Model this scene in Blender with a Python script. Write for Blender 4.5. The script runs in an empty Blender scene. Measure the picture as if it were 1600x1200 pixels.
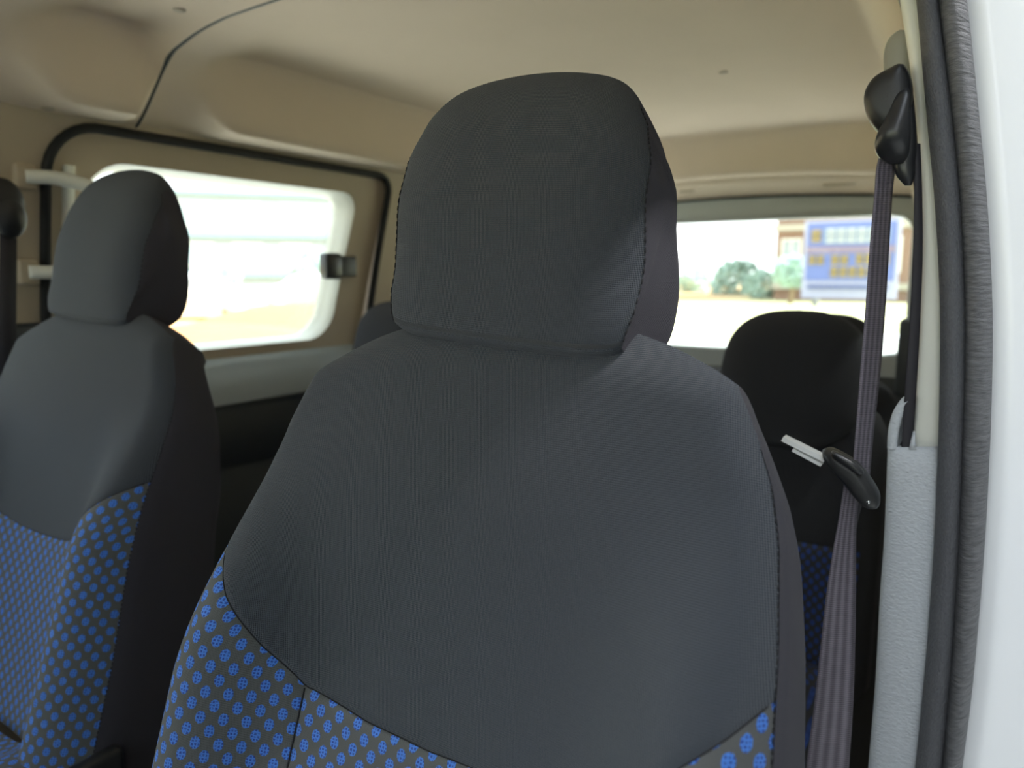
import bpy, bmesh, math, random
import numpy as np
from mathutils import Vector, Matrix
random.seed(4)
PI = math.pi
# ------------------------------------------------------------------ camera
F = 1150.0; YAW = math.radians(32.4); PITCH = math.radians(8.4)
CAM = np.array([0.0, 0.0, 1.40])
cd = bpy.data.cameras.new('camera'); cam = bpy.data.objects.new('camera', cd)
bpy.context.scene.collection.objects.link(cam); bpy.context.scene.camera = cam
cd.sensor_width = 36.0; cd.lens = F / 1600 * 36.0
cam.location = CAM; cam.rotation_euler = (PI/2 - PITCH, 0, YAW)
cd.clip_start = 0.02; cd.clip_end = 500
cd.dof.use_dof = True; cd.dof.focus_distance = 0.63; cd.dof.aperture_fstop = 4.6
# ------------------------------------------------------------------ light
sc = bpy.context.scene
w = bpy.data.worlds.new('overcast_sky'); sc.world = w; w.use_nodes = True
nt = w.node_tree; nt.nodes.clear()
wo = nt.nodes.new('ShaderNodeOutputWorld'); bg = nt.nodes.new('ShaderNodeBackground')
tc = nt.nodes.new('ShaderNodeTexCoord'); sx = nt.nodes.new('ShaderNodeSeparateXYZ'); rp = nt.nodes.new('ShaderNodeValToRGB')
nt.links.new(tc.outputs['Generated'], sx.inputs[0]); nt.links.new(sx.outputs['Z'], rp.inputs[0])
rp.color_ramp.elements[0].color = (.95, .975, 1.0, 1); rp.color_ramp.elements[1].color = (.82, .91, 1.0, 1)
nt.links.new(rp.outputs[0], bg.inputs[0]); bg.inputs[1].default_value = 1.2
nt.links.new(bg.outputs[0], wo.inputs[0])
sl = bpy.data.lights.new('hazy_sun', 'SUN'); sl.angle = math.radians(14); sl.color = (1, .985, .96)
sl.energy = 7.0
so = bpy.data.objects.new('hazy_sun', sl); sc.collection.objects.link(so)
so.rotation_euler = (math.radians(-12), math.radians(34), 0)   # high, over the added shading wall on the driver's side
vs = sc.view_settings; vs.view_transform = 'Standard'; vs.look = 'None'; vs.gamma = 1; vs.use_curve_mapping = False
vs.exposure = 1.62

# ------------------------------------------------------------------ pixel -> real point at a stated plane
fw = np.array([-math.sin(YAW)*math.cos(PITCH), math.cos(YAW)*math.cos(PITCH), -math.sin(PITCH)])
rt = np.array([math.cos(YAW), math.sin(YAW), 0]); upv = np.cross(rt, fw)
def atY(x, y, Y):
    r = fw + rt*(x-800)/F - upv*(y-600)/F
    return CAM + r*(Y/r[1])
# ------------------------------------------------------------------ materials
def lin(c):
    return tuple(((v/255)/12.92 if v/255 <= .04045 else ((v/255+.055)/1.055)**2.4) for v in c) + (1,)
class N:
    def __init__(s, name, rough=.6, spec=.5):
        s.m = bpy.data.materials.new(name); s.m.use_nodes = True; s.t = s.m.node_tree
        s.b = s.t.nodes['Principled BSDF']; s.b.inputs['Roughness'].default_value = rough
        s.b.inputs['Specular IOR Level'].default_value = spec
    def n(s, t, **k):
        o = s.t.nodes.new(t)
        for a, v in k.items(): setattr(o, a, v)
        return o
    def l(s, a, b): s.t.links.new(a, b)
    def mth(s, op, a, b=None, c=None):
        o = s.n('ShaderNodeMath', operation=op)
        for i, v in enumerate((a, b, c)):
            if v is None: continue
            if isinstance(v, (int, float)): o.inputs[i].default_value = v
            else: s.l(v, o.inputs[i])
        return o.outputs[0]
    def mix(s, f, a, b):
        o = s.n('ShaderNodeMix', data_type='RGBA')
        for i, v in ((0, f), (6, a), (7, b)):
            if isinstance(v, (int, float)): o.inputs[i].default_value = v
            elif isinstance(v, tuple): o.inputs[i].default_value = v
            else: s.l(v, o.inputs[i])
        return o.outputs[2]
    def bump(s, h, strength, dist):
        o = s.n('ShaderNodeBump'); o.inputs['Strength'].default_value = strength; o.inputs['Distance'].default_value = dist
        s.l(h, o.inputs['Height']); s.l(o.outputs[0], s.b.inputs['Normal'])
    def noise(s, vec, scale, detail=3):
        o = s.n('ShaderNodeTexNoise'); o.inputs['Scale'].default_value = scale; o.inputs['Detail'].default_value = detail
        if vec is not None: s.l(vec, o.inputs['Vector'])
        return o.outputs[0]
    def col(s, c):
        if isinstance(c, tuple): s.b.inputs['Base Color'].default_value = c
        else: s.l(c, s.b.inputs['Base Color'])
def plastic(name, c, rough=.5, grain=0, gdist=.0004, gscale=900, spec=.5, var=.04):
    n = N(name, rough, spec); t = n.n('ShaderNodeTexCoord').outputs['Object']
    c = lin(c); lo = tuple(v*(1-var*2) for v in c[:3])+(1,)
    n.col(n.mix(n.noise(t, 6), lo, c))
    if grain: n.bump(n.noise(t, gscale, 2), grain, gdist)
    return n.m
def fabric(name, c, dots=False, weave=.0021, rough=.95, blues=((84, 152, 252), (34, 76, 186))):
    n = N(name, rough, .25)
    uv = n.n('ShaderNodeTexCoord').outputs['UV']
    s = n.n('ShaderNodeSeparateXYZ'); n.l(uv, s.inputs[0]); U, V = s.outputs[0], s.outputs[1]
    # knitted texture: staggered little ribs
    a = n.mth('SINE', n.mth('MULTIPLY', n.mth('ADD', U, V), 2*PI/weave))
    b = n.mth('SINE', n.mth('MULTIPLY', n.mth('SUBTRACT', U, n.mth('MULTIPLY', V, .6)), 2*PI/weave))
    h = n.mth('MULTIPLY', a, b)
    fine = n.noise(uv, 1400, 2)
    h2 = n.mth('ADD', n.mth('MULTIPLY', h, .5), n.mth('MULTIPLY', fine, .6))
    f = n.mth('MULTIPLY_ADD', h2, .35, .4)
    base = lin(c)
    dk = tuple(v*.50 for v in base[:3])+(1,); lt = tuple(min(1, v*1.55) for v in base[:3])+(1,)
    colr = n.mix(f, dk, lt)
    big = n.noise(uv, 5, 2)
    colr = n.mix(n.mth('MULTIPLY', big, .18), colr, tuple(v*.8 for v in base[:3])+(1,))
    if dots:
        dx, dy, r = .0188, .0205, .0047
        def lat(o):
            pu = n.mth('MULTIPLY', n.mth('SUBTRACT', n.mth('FRACT', n.mth('ADD', n.mth('DIVIDE', U, dx), 20+o)), .5), dx)
            pv = n.mth('MULTIPLY', n.mth('SUBTRACT', n.mth('FRACT', n.mth('ADD', n.mth('DIVIDE', V, dy), 40+o)), .5), dy)
            pu = n.mth('MULTIPLY', pu, 1.14); pv = n.mth('MULTIPLY', pv, .92)
            return n.mth('SQRT', n.mth('ADD', n.mth('MULTIPLY', pu, pu), n.mth('MULTIPLY', pv, pv)))
        d = n.mth('MINIMUM', lat(0), lat(.5))
        d = n.mth('ADD', d, n.mth('MULTIPLY_ADD', n.noise(uv, 900, 1), .0014, -.0007))
        mr = n.n('ShaderNodeMapRange'); mr.inputs[1].default_value = r-.0003; mr.inputs[2].default_value = r+.0003
        mr.inputs[3].default_value = 1; mr.inputs[4].default_value = 0; n.l(d, mr.inputs[0])
        vo = n.n('ShaderNodeTexVoronoi', feature='DISTANCE_TO_EDGE'); vo.inputs['Scale'].default_value = 370
        vo.inputs['Randomness'].default_value = .35; n.l(uv, vo.inputs['Vector'])
        m2 = n.n('ShaderNodeMapRange'); m2.inputs[1].default_value = .10; m2.inputs[2].default_value = .32; n.l(vo.outputs['Distance'], m2.inputs[0])
        blue = n.mix(m2.outputs[0], lin(blues[0]), lin(blues[1]))
        colr = n.mix(mr.outputs[0], colr, blue)
        h2 = n.mth('ADD', h2, n.mth('MULTIPLY', mr.outputs[0], .8))
    n.col(colr)
    n.bump(h2, .9, .0014)
    n.b.inputs['Sheen Weight'].default_value = .12; n.b.inputs['Sheen Roughness'].default_value = .5
    return n.m
M = {}
M['charcoal'] = fabric('charcoal_knit', (61, 66, 74), weave=.0026)
M['side'] = fabric('side_knit', (60, 58, 69), weave=.0016)
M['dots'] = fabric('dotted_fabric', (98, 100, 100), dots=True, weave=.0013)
M['dots_rear_shaded'] = fabric('dotted_fabric_rear_shaded', (52, 54, 58), dots=True, weave=.0013, blues=((44, 88, 180), (24, 54, 130)))  # darker copy of the dotted cloth, rear row's shade put into the colour
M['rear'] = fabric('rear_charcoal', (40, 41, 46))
M['thread'] = plastic('thread', (26, 26, 30), .9)
M['thread_light'] = plastic('thread_light', (108, 106, 116), .9)
M['black'] = plastic('black_plastic', (34, 35, 37), .42, .3)
M['black_gloss'] = plastic('black_smooth_plastic', (38, 39, 42), .3)
M['rubber'] = plastic('black_rubber', (22, 23, 24), .75)
M['beige'] = plastic('beige_trim', (186, 172, 150), .6, .2)
M['cream'] = plastic('cream_trim', (230, 230, 220), .5, .15)
M['head'] = plastic('headliner', (228, 210, 188), .95, .3, .0006, 500)
M['grey_trim'] = plastic('grey_grained_trim', (160, 168, 170), .55)
M['dark_trim'] = plastic('dark_trim', (62, 66, 68), .6, .2)
M['carpet'] = plastic('carpet', (48, 48, 50), 1, .6, .002, 400)
M['body'] = plastic('white_paint', (250, 251, 254), .25)
M['wheel'] = plastic('pale_wheel', (190, 190, 186), .8); M['steel'] = plastic('steel_lit_white', (250, 252, 252), .45)  # pale wheels imitate overexposed daylight; white steel imitates a bright reflection
M['chrome'] = plastic('chrome', (225, 228, 230), .15); M['chrome'].node_tree.nodes['Principled BSDF'].inputs['Metallic'].default_value = 1
def grain_trim():
    n = N('grained_trim', .55); t = n.n('ShaderNodeTexCoord').outputs['Object']
    mp = n.n('ShaderNodeMapping'); mp.inputs['Scale'].default_value = (1, 1, 1.8); n.l(t, mp.inputs[0])
    h = n.noise(mp.outputs[0], 240, 3); n.col(n.mix(h, lin((172, 178, 184)), lin((198, 202, 207)))); n.bump(h, .8, .002); return n.m
M['grain'] = grain_trim()
def seal_mat(name, a, b, su, sv, st):
    n = N(name, .62); uv = n.n('ShaderNodeTexCoord').outputs['UV']
    mp = n.n('ShaderNodeMapping'); mp.inputs['Scale'].default_value = (su, sv, 1); n.l(uv, mp.inputs[0])
    h = n.noise(mp.outputs[0], 1, 3); fine = n.noise(uv, 1300, 2)
    hh = n.mth('ADD', h, n.mth('MULTIPLY', fine, .35))
    n.col(n.mix(hh, lin(a), lin(b))); n.bump(hh, st, .008); return n.m
M['seal_in'] = seal_mat('seal_inner_lip', (56, 56, 60), (104, 105, 110), 500, 300, .6)
M['seal_out'] = seal_mat('seal_wrinkled_bulb', (60, 60, 64), (148, 148, 152), 60, 270, 1.0)
def web_mat():
    n = N('belt_webbing', .6, .35); uv = n.n('ShaderNodeTexCoord').outputs['UV']
    s = n.n('ShaderNodeSeparateXYZ'); n.l(uv, s.inputs[0])
    a = n.mth('SINE', n.mth('MULTIPLY', s.outputs[0], 2*PI*4)); b = n.mth('SINE', n.mth('MULTIPLY', s.outputs[1], 2*PI/.0022))
    h = n.mth('ADD', n.mth('MULTIPLY', a, .6), n.mth('MULTIPLY', b, .4))
    n.col(n.mix(n.mth('MULTIPLY_ADD', h, .4, .5), lin((52, 49, 56)), lin((126, 119, 130)))); n.bump(h, .6, .0006); return n.m
M['web'] = web_mat()
M['web_dark'] = plastic('belt_webbing_dark', (40, 38, 44), .7)
def glass():
    n = N('window_glass', .0); n.t.nodes.remove(n.b)
    o = n.t.nodes['Material Output']; tr = n.n('ShaderNodeBsdfTransparent'); tr.inputs[0].default_value = (.93, .97, .95, 1)
    gl = n.n('ShaderNodeBsdfGlossy'); gl.inputs['Roughness'].default_value = .02
    fr = n.n('ShaderNodeLayerWeight'); fr.inputs[0].default_value = .5; fc = n.mth('MULTIPLY_ADD', n.mth('POWER', fr.outputs['Facing'], 5), .8, .03)
    mx = n.n('ShaderNodeMixShader'); n.l(fc, mx.inputs[0]); n.l(tr.outputs[0], mx.inputs[1]); n.l(gl.outputs[0], mx.inputs[2])
    n.l(mx.outputs[0], o.inputs[0]); return n.m
M['glass'] = glass(); M['tint'] = M['glass']
# ------------------------------------------------------------------ object helpers
COL = sc.collection
def tag(o, label=None, cat=None, group=None, kind=None):
    if label: o['label'] = label
    if cat: o['category'] = cat
    if group: o['group'] = group
    if kind: o['kind'] = kind
    return o
def empty(name, loc):
    o = bpy.data.objects.new(name, None); COL.objects.link(o); o.location = loc; o.empty_display_size = .05; return o
class MB:
    def __init__(s): s.v = []; s.f = []; s.uv = []
    def add(s, pts, faces, uvs=None):
        o = len(s.v); s.v += [tuple(map(float, p)) for p in pts]
        s.uv += [tuple(map(float, u)) for u in uvs] if uvs is not None else [(p[0], p[2]) for p in pts]
        s.f += [tuple(i+o for i in f) for f in faces]; return s
    def grid(s, P, UV=None, closed=False, flip=False):
        P = np.asarray(P, float); n, m = P.shape[:2]; fs = []
        for i in range(n-1):
            for j in range(m if closed else m-1):
                k = (j+1) % m; q = (i*m+j, i*m+k, (i+1)*m+k, (i+1)*m+j); fs.append(q[::-1] if flip else q)
        return s.add(P.reshape(-1, 3), fs, None if UV is None else np.asarray(UV).reshape(-1, 2))
    def box(s, c, d, R=None):
        c = np.array(c, float); h = np.array(d, float)/2
        p = [np.array([x, y, z])*h for x in (-1, 1) for y in (-1, 1) for z in (-1, 1)]
        if R is not None: p = [np.array(R) @ q for q in p]
        return s.add([c+q for q in p], [(0,1,3,2),(4,6,7,5),(0,4,5,1),(2,3,7,6),(0,2,6,4),(1,5,7,3)])
    def tube(s, path, r, seg=10, cap=True):
        path = np.asarray(path, float); n = len(path); rr = r if hasattr(r, '__len__') else [r]*n
        T = np.gradient(path, axis=0); up = np.array([0, 0, 1.]); rings = []
        if abs(T[0] @ up) > .9*np.linalg.norm(T[0]): up = np.array([1., 0, 0])
        for i in range(n):
            t = T[i]/np.linalg.norm(T[i]); a = np.cross(t, up); a /= np.linalg.norm(a); b = np.cross(a, t); up = b
            rings.append([path[i]+rr[i]*(math.cos(q)*a+math.sin(q)*b) for q in np.linspace(0, 2*PI, seg, endpoint=False)])
        s.grid(rings, closed=True)
        if cap:
            o = len(s.v)-n*seg; s.f.append(tuple(range(o, o+seg))); s.f.append(tuple(range(o+(n-1)*seg, o+n*seg))[::-1])
        return s
    def build(s, name, mat, parent=None, smooth=True, off=(0, 0, 0), bevel=0, solid=0, sub=0):
        me = bpy.data.meshes.new(name); off = np.array(off, float)
        me.from_pydata([tuple(np.array(p)-off) for p in s.v], [], s.f); me.update()
        ul = me.uv_layers.new(name='UVMap')
        for l in me.loops: ul.data[l.index].uv = s.uv[l.vertex_index]
        bm = bmesh.new(); bm.from_mesh(me); bmesh.ops.remove_doubles(bm, verts=bm.verts, dist=1e-6)
        bmesh.ops.recalc_face_normals(bm, faces=bm.faces); bm.to_mesh(me); bm.free()
        if smooth:
            for p in me.polygons: p.use_smooth = True
        me.materials.append(mat); o = bpy.data.objects.new(name, me); COL.objects.link(o)
        if parent: o.parent = parent
        else: o.location = off
        if solid:
            q = o.modifiers.new('thickness', 'SOLIDIFY'); q.thickness = solid; q.offset = 1
        if bevel:
            q = o.modifiers.new('bevel', 'BEVEL'); q.width = bevel; q.segments = 3; q.limit_method = 'ANGLE'
        if sub:
            q = o.modifiers.new('subdiv', 'SUBSURF'); q.levels = sub; q.render_levels = sub
        return o
def catmull(P, n, closed=False):
    P = np.asarray(P, float); m = len(P)
    Q = np.vstack([P[-1:], P, P[:2]]) if closed else np.vstack([2*P[0]-P[1], P, 2*P[-1]-P[-2]])
    segs = m if closed else m-1; out = []
    for t in np.linspace(0, segs, n, endpoint=not closed):
        i = min(int(t), segs-1); u = t-i; a, b, c, d = Q[i:i+4]
        out.append(.5*((2*b)+(c-a)*u+(2*a-5*b+4*c-d)*u*u+(3*b-a-3*c+d)*u**3))
    return np.array(out)
def sm(x, a, b):
    t = np.clip((x-a)/(b-a), 0, 1); return t*t*(3-2*t)
def rrect(x0, x1, z0, z1, r, n=12):
    if not hasattr(r, '__len__'): r = (r,)*4
    P = []
    for (cx, cz, q, a) in ((x1-r[0], z0+r[0], r[0], -90), (x1-r[1], z1-r[1], r[1], 0), (x0+r[2], z1-r[2], r[2], 90), (x0+r[3], z0+r[3], r[3], 180)):
        for k in range(n+1):
            t = math.radians(a+90*k/n); P.append((cx+q*math.cos(t), cz+q*math.sin(t)))
    return np.array(P)
def resample(P, n):
    P = np.vstack([P, P[:1]]); d = np.r_[0, np.cumsum(np.linalg.norm(np.diff(P, axis=0), axis=1))]
    t = np.linspace(0, d[-1], n, endpoint=False); return np.stack([np.interp(t, d, P[:, k]) for k in range(P.shape[1])], 1)

# ------------------------------------------------------------------ the shell of the van
XL0, XR0 = -1.51, -.045
def lean(z):                     # side walls lean inwards above the belt line
    return .085*np.clip((z-1.2)/.48, 0, 1.3)**1.25
def XLf(z): return XL0 + lean(z)
def XRf(z): return XR0 - lean(z)
YSEAM = .87
def head_z(x, y):
    """raised tub between ledges along both sides and the rear; a shallower rib under the joint"""
    s = (x+.775)/.66
    top = 1.855 - .022*s*s
    led = 1.685 + .030*(1-s*s)
    dl = x+1.445; dr = -.115-x
    rib = np.exp(-((y-YSEAM)/(.022 if y < YSEAM else .13))**4)
    rib = max(rib, 1-sm(y, .60, .72))
    tub_l = sm(dl, .095, .138); rib_l = .75*sm(dl, .0, .17)+.25*sm(dl, .10, .32)
    side = tub_l*(1-rib)+rib_l*rib
    side *= sm(dr, -.03, .10)
    z = led + (top-led)*side
    z -= .006*rib*sm(dl, .2, .3)*sm(dr, .2, .3)
    # front hollow ends before the header, rear one at a step above the back seats
    rear = 1-sm(y, 2.45, 2.53)
    z = led + (z-led)*rear + (.012*(1-s*s))*(1-rear)
    z -= .010*np.exp(-((y-YSEAM)/.010)**2)*.4
    return z
ny, nx = 130, 130
ysn = np.linspace(-.25, 2.70, ny); xsn = np.interp(np.linspace(0, 1, nx), [0, .45, .8, 1], [-1.448, -1.10, -.30, -.10])
def ceil_patch(y0, y1, n):
    Y = np.linspace(y0, y1, n); P = np.zeros((n, nx, 3))
    for i, y in enumerate(Y):
        for j, x in enumerate(xsn): P[i, j] = (x, y, float(head_z(x, y)))
    return P
ceiling = MB().grid(ceil_patch(-.25, .868, 60)).build('ceiling', M['head'], off=(-.775, 1.2, 1.80))
tag(ceiling, 'beige moulded headliner with soft hollows over the seats', kind='structure')
rp_ = MB().grid(ceil_patch(.873, 2.70, 170)).build('rear_panel', M['head'], ceiling, off=(-.775, 1.2, 1.80))
lipb = MB()
P = np.array([[x, .8705, float(head_z(x, .8705))+.003] for x in xsn]); lipb.tube(P, .0045, 6); lipb.build('joint_strip', M['dark_trim'], ceiling, off=(-.775, 1.2, 1.80))
for (x, y) in ((-1.19, .82), (-1.405, .70), (-.53, 1.72)):
    z = float(head_z(x, y)); b = MB()
    R = [[(x+r*math.cos(t), y+r*math.sin(t), z-dz) for t in np.linspace(0, 2*PI, 14, endpoint=False)] for r, dz in ((.011, -.001), (.010, .002), (.006, .0035), (.0005, .004))]
    b.grid(R, closed=True).build('trim_clip', M['beige'], ceiling, off=(-.775, 1.2, 1.80))
# outer roof skin
rs = np.zeros((30, 30, 3))
for i, y in enumerate(np.linspace(-.30, 2.80, 30)):
    for j, x in enumerate(np.linspace(-1.50, -.05, 30)):
        s = (x+.775)/.725; rs[i, j] = (x, y, 1.915-.05*s*s-.12*max(0, abs(s)-.85)**2*25*.3)
tag(MB().grid(rs).build('trim_1', M['body'], off=(-.775, 1.2, 1.87), solid=.02), 'white painted outer roof skin', kind='structure')

for n_i, (xr, lab) in enumerate(((-.075, 'white roof side rail above the driver door opening'), (-1.475, 'white roof side rail above the sliding door'))):
    rl = MB(); rl.grid([[(xr+.045*math.cos(t), y, 1.775+.055*math.sin(t)) for t in np.linspace(0, 2*PI, 14, endpoint=False)] for y in np.linspace(-.42, 2.78, 12)], closed=True)
    tag(rl.build('trim_%d' % (21+n_i), M['body'], off=(xr, 1.2, 1.775)), lab, kind='structure')
# ---- passenger side wall, with openings
def wall_ring(mb, X, outer, inner, n=120, steps=6):
    """outer and inner are closed outlines in (y, z)"""
    a = resample(outer, n); b = resample(inner, n)
    # align starts by angle
    c = b.mean(0); ang = lambda p: np.arctan2(p[:, 1]-c[1], p[:, 0]-c[0])
    A = resample_angle(a, c, n); B = resample_angle(b, c, n)
    P = np.array([[(X(z), y, z) for (y, z) in A*(1-t)+B*t] for t in np.linspace(0, 1, steps)])
    mb.grid(P, closed=True); return B
def resample_angle(P, c, n):
    """closed outline sampled at the angles of n rays leaving c"""
    P = np.vstack([P, P[:1]]); out = []
    for t in np.linspace(-PI, PI, n, endpoint=False):
        d = np.array([math.cos(t), math.sin(t)]); best = None
        for i in range(len(P)-1):
            p, q = P[i]-c, P[i+1]-c; e = q-p; den = d[0]*(-e[1])+d[1]*e[0]
            if abs(den) < 1e-12: continue
            u = (p[0]*(-e[1])+p[1]*e[0])/den; v = (d[0]*p[1]-d[1]*p[0])/den
            if u > 0 and -1e-9 <= v <= 1+1e-9 and (best is None or u > best): best = u
        out.append(c+d*best)
    return np.array(out)
rect = lambda y0, y1, z0, z1: rrect(y0, y1, z0, z1, .002, 2)
ZT = 1.73
def slant(P):       # rear edge of the sliding door runs forward as it goes down
    P = np.array(P); P[:, 0] -= .15*np.clip(1.66-P[:, 1], 0, .5)*sm(P[:, 0], 1.15, 1.45); return P
door_o = slant(rrect(.705, 1.615, .56, 1.672, (.10, .055, .09, .06), 14))
wl = MB()
wall_ring(wl, XLf, rect(.61, 1.77, .50, ZT), door_o, 140, 4)
quarter = rrect(1.90, 2.52, 1.22, 1.58, .05)
wall_ring(wl, XLf, rect(1.70, 2.78, .50, ZT), quarter, 120, 6)
fwin = rrect(-.15, .55, 1.16, 1.62, .06)
wall_ring(wl, XLf, rect(-.42, .68, .50, ZT), fwin, 120, 6)
wall_left = wl.build('wall_left', M['beige'], off=(XL0, 1.2, .5))
tag(wall_left, 'beige trimmed passenger side wall of the van with its pillars', kind='structure')
def reveal(mb, B, X, x1, inset=0):
    P = np.array([[(X(z), y, z) for y, z in B], [(X(z)+x1*.4, y, z) for y, z in B], [(X(z)+x1, y, z) for y, z in B]]); mb.grid(P, closed=True)
def pane(name, outline, X, parent, off, dx=0.0):
    c = outline.mean(0); P = []
    for t in np.linspace(0.001, 1, 5): P.append([(X(q[1])+dx, q[0], q[1]) for q in c+(outline-c)*t])
    return MB().grid(P, closed=True).build(name, M['glass'], parent, off=off, solid=.004)
# outer skins of that wall
ws = MB()
wall_ring(ws, lambda z: XLf(z)-.07, rect(.66, 1.74, .40, 1.80), rrect(.74, 1.54, 1.20, 1.655, .05), 120, 5)
wall_ring(ws, lambda z: XLf(z)-.07, rect(1.74, 2.80, .40, 1.80), quarter, 120, 5)
wall_ring(ws, lambda z: XLf(z)-.07, rect(-.38, .66, .40, 1.80), fwin, 120, 5)
tag(ws.build('trim_2', M['body'], off=(XL0-.07, 1.2, .4)), 'white painted outer side skin behind the passenger wall', kind='structure')
for nme, q in (('window_1', fwin), ('window_2', quarter)):
    o = pane(nme, q, XLf, None, (XL0, float(q[:, 0].mean()), 1.4), -.04); tag(o, 'glass pane in the passenger side wall, '+('ahead of' if nme == 'window_1' else 'behind')+' the sliding door', kind='structure')
    rv = MB(); reveal(rv, q, XLf, -.07); rv.build('window_frame', M['dark_trim'], o, off=(XL0, float(q[:, 0].mean()), 1.4))
# black weatherstrip round the sliding door
do_ = resample(door_o, 220)
wsq = MB().tube(np.array([(XLf(z)+.004, y, z) for y, z in np.vstack([do_, do_[:2]])]), .0095, 8)
o = wsq.build('trim_3', M['rubber'], off=(XL0, 1.2, .9)); tag(o, 'black rubber weatherstrip round the sliding door opening', kind='structure')
# sliding door

win = slant(rrect(.775, 1.515, 1.228, 1.618, (.075, .055, .09, .06), 14))
DX = lambda z: XLf(z)-.012
dm = MB(); A_ = slant(rrect(.700, 1.620, 1.05, 1.670, (.01, .045, .08, .01), 14))
Bw = wall_ring(dm, DX, A_, win, 200, 8)
door = dm.build('door_1', M['beige'], off=(XL0, 1.2, .9)); tag(door, 'sliding side door with beige window surround behind the passenger seat', kind='structure')
rv = MB()
prof = [(0, 0), (-.004, .002), (-.012, .0045), (-.030, .006), (-.055, .007)]
c = Bw.mean(0)
rv.grid([[(DX(z)+dx, y, z) for y, z in c+(Bw-c)*(1-ins/.30)] for dx, ins in [(0, 0), (-.006, .004), (-.02, .010), (-.045, .014), (-.062, .015)]], closed=True)
rv.build('window_frame', M['cream'], door, off=(XL0, 1.2, .9))
pane('pane', c+(Bw-c)*.95, DX, door, (XL0, 1.2, .9), -.052)
# lower door: light shoulder then dark panel
dl = MB(); ys_ = np.linspace(.72, 1.535, 12); sec = [(1.20, 0), (1.185, .006), (1.165, .016), (1.14, .028), (1.10, .036)]
dl.grid([[(XLf(z)+dx, y, z) for y in ys_] for z, dx in [(1.205, -.012)]+sec])
dl.build('sill_panel', M['grey_trim'], door, off=(XL0, 1.2, .9))
dl = MB(); dl.grid([[(XLf(z)+dx, y, z) for y in ys_] for z, dx in [(1.10, .036), (1.095, .030), (1.08, .036), (.96, .04), (.948, .028), (.94, .034), (.60, .03)]])
dl.build('lower_panel', M['dark_trim'], door, off=(XL0, 1.2, .9))
# flip-out window latch
LY, LZ = 1.425, 1.424
t = empty('window_latch', (XLf(LZ)-.01, LY, LZ)); tag(t, 'black plastic window latch on the rear edge of the side door window', 'latch')
X = XLf(LZ)
MB().box((.004, .050, 0), (.030, .075, .056)).build('mount', M['black'], t, bevel=.005)
MB().box((.008, 0, 0), (.036, .058, .070)).build('lever', M['black_gloss'], t, bevel=.010)

# ---- driver side wall behind the B pillar
wr = MB()
win_r = rrect(1.35, 1.80, 1.24, 1.60, .06)
wall_ring(wr, XRf, rect(1.25, 1.90, .50, ZT), win_r, 120, 6)
qr = rrect(1.98, 2.50, 1.26, 1.58, .05)
wall_ring(wr, XRf, rect(1.90, 2.76, .50, ZT), qr, 120, 6)
wall_right = wr.build('wall_right', M['beige'], off=(XR0, 1.8, .5)); tag(wall_right, 'beige trimmed driver side wall behind the door pillar', kind='structure')
ws = MB()
wall_ring(ws, lambda z: XRf(z)+.10, rect(.96, 1.90, .40, 1.80), win_r, 120, 5)
wall_ring(ws, lambda z: XRf(z)+.10, rect(1.90, 2.80, .40, 1.80), qr, 120, 5)
tag(ws.build('trim_4', M['body'], off=(XR0+.1, 1.8, .4)), 'white painted outer side skin on the driver side', kind='structure')
for nme, q in (('window_3', win_r), ('window_4', qr)):
    o = pane(nme, q, XRf, None, (XR0, float(q[:, 0].mean()), 1.4), .05); tag(o, 'glass pane in the driver side wall, '+('nearer the door pillar' if nme == 'window_3' else 'nearer the tailgate'), kind='structure')
    rv = MB(); reveal(rv, q, XRf, .10); rv.build('window_frame', M['dark_trim'], o, off=(XR0, float(q[:, 0].mean()), 1.4))
# rear corner pillar trim on the driver side
cp = MB(); zz = np.linspace(1.05, 1.735, 14)
cp.grid([[(XRf(z)-.004-.02*sm(z, 1.3, 1.7), 2.50, z), (XRf(z)-.028-.045*sm(z, 1.25, 1.7), 2.54, z), (XRf(z)-.035-.05*sm(z, 1.25, 1.7), 2.60, z), (XRf(z)-.030-.05*sm(z, 1.25, 1.7), 2.70, z)] for z in zz])
tag(cp.build('trim_5', M['beige'], off=(-.15, 2.6, 1.3), solid=.004), 'beige trim on the rear corner pillar beside the back window', kind='structure')
cp = MB()
cp.grid([[(XLf(z)+.004+.02*sm(z, 1.3, 1.7), 2.50, z), (XLf(z)+.028+.045*sm(z, 1.25, 1.7), 2.54, z), (XLf(z)+.035+.05*sm(z, 1.25, 1.7), 2.60, z), (XLf(z)+.030+.05*sm(z, 1.25, 1.7), 2.70, z)] for z in zz])
tag(cp.build('trim_6', M['beige'], off=(-1.4, 2.6, 1.3), solid=.004), 'beige trim on the far rear corner pillar', kind='structure')

# ---- tailgate
def tg_y(z): return 2.76 - .05*np.clip((z-1.1)/.6, 0, 1)
rw = []
for k, (x, z) in enumerate(rrect(-1.345, -.205, 1.13, 1.592, .05, 10)):
    zz_ = z + (.022*(1-((x+.775)/.57)**2) if z > 1.4 else 0); rw.append((x, zz_))
rw = np.array(rw)
def back_ring(mb, outer, inner, dy0=0, n=160, steps=6):
    c = inner.mean(0); A = resample_angle(outer, c, n); B = resample_angle(inner, c, n)
    mb.grid([[(x, tg_y(z)+dy0, z) for x, z in A*(1-t)+B*t] for t in np.linspace(0, 1, steps)], closed=True); return B
outer = rrect(-1.42, -.13, 1.06, 1.72, .03, 8); outer = np.array([(x, z+(.022*(1-((x+.775)/.645)**2) if z > 1.4 else 0)) for x, z in outer])
tgm = MB(); Br = back_ring(tgm, outer, rw)
c = Br.mean(0)
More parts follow.
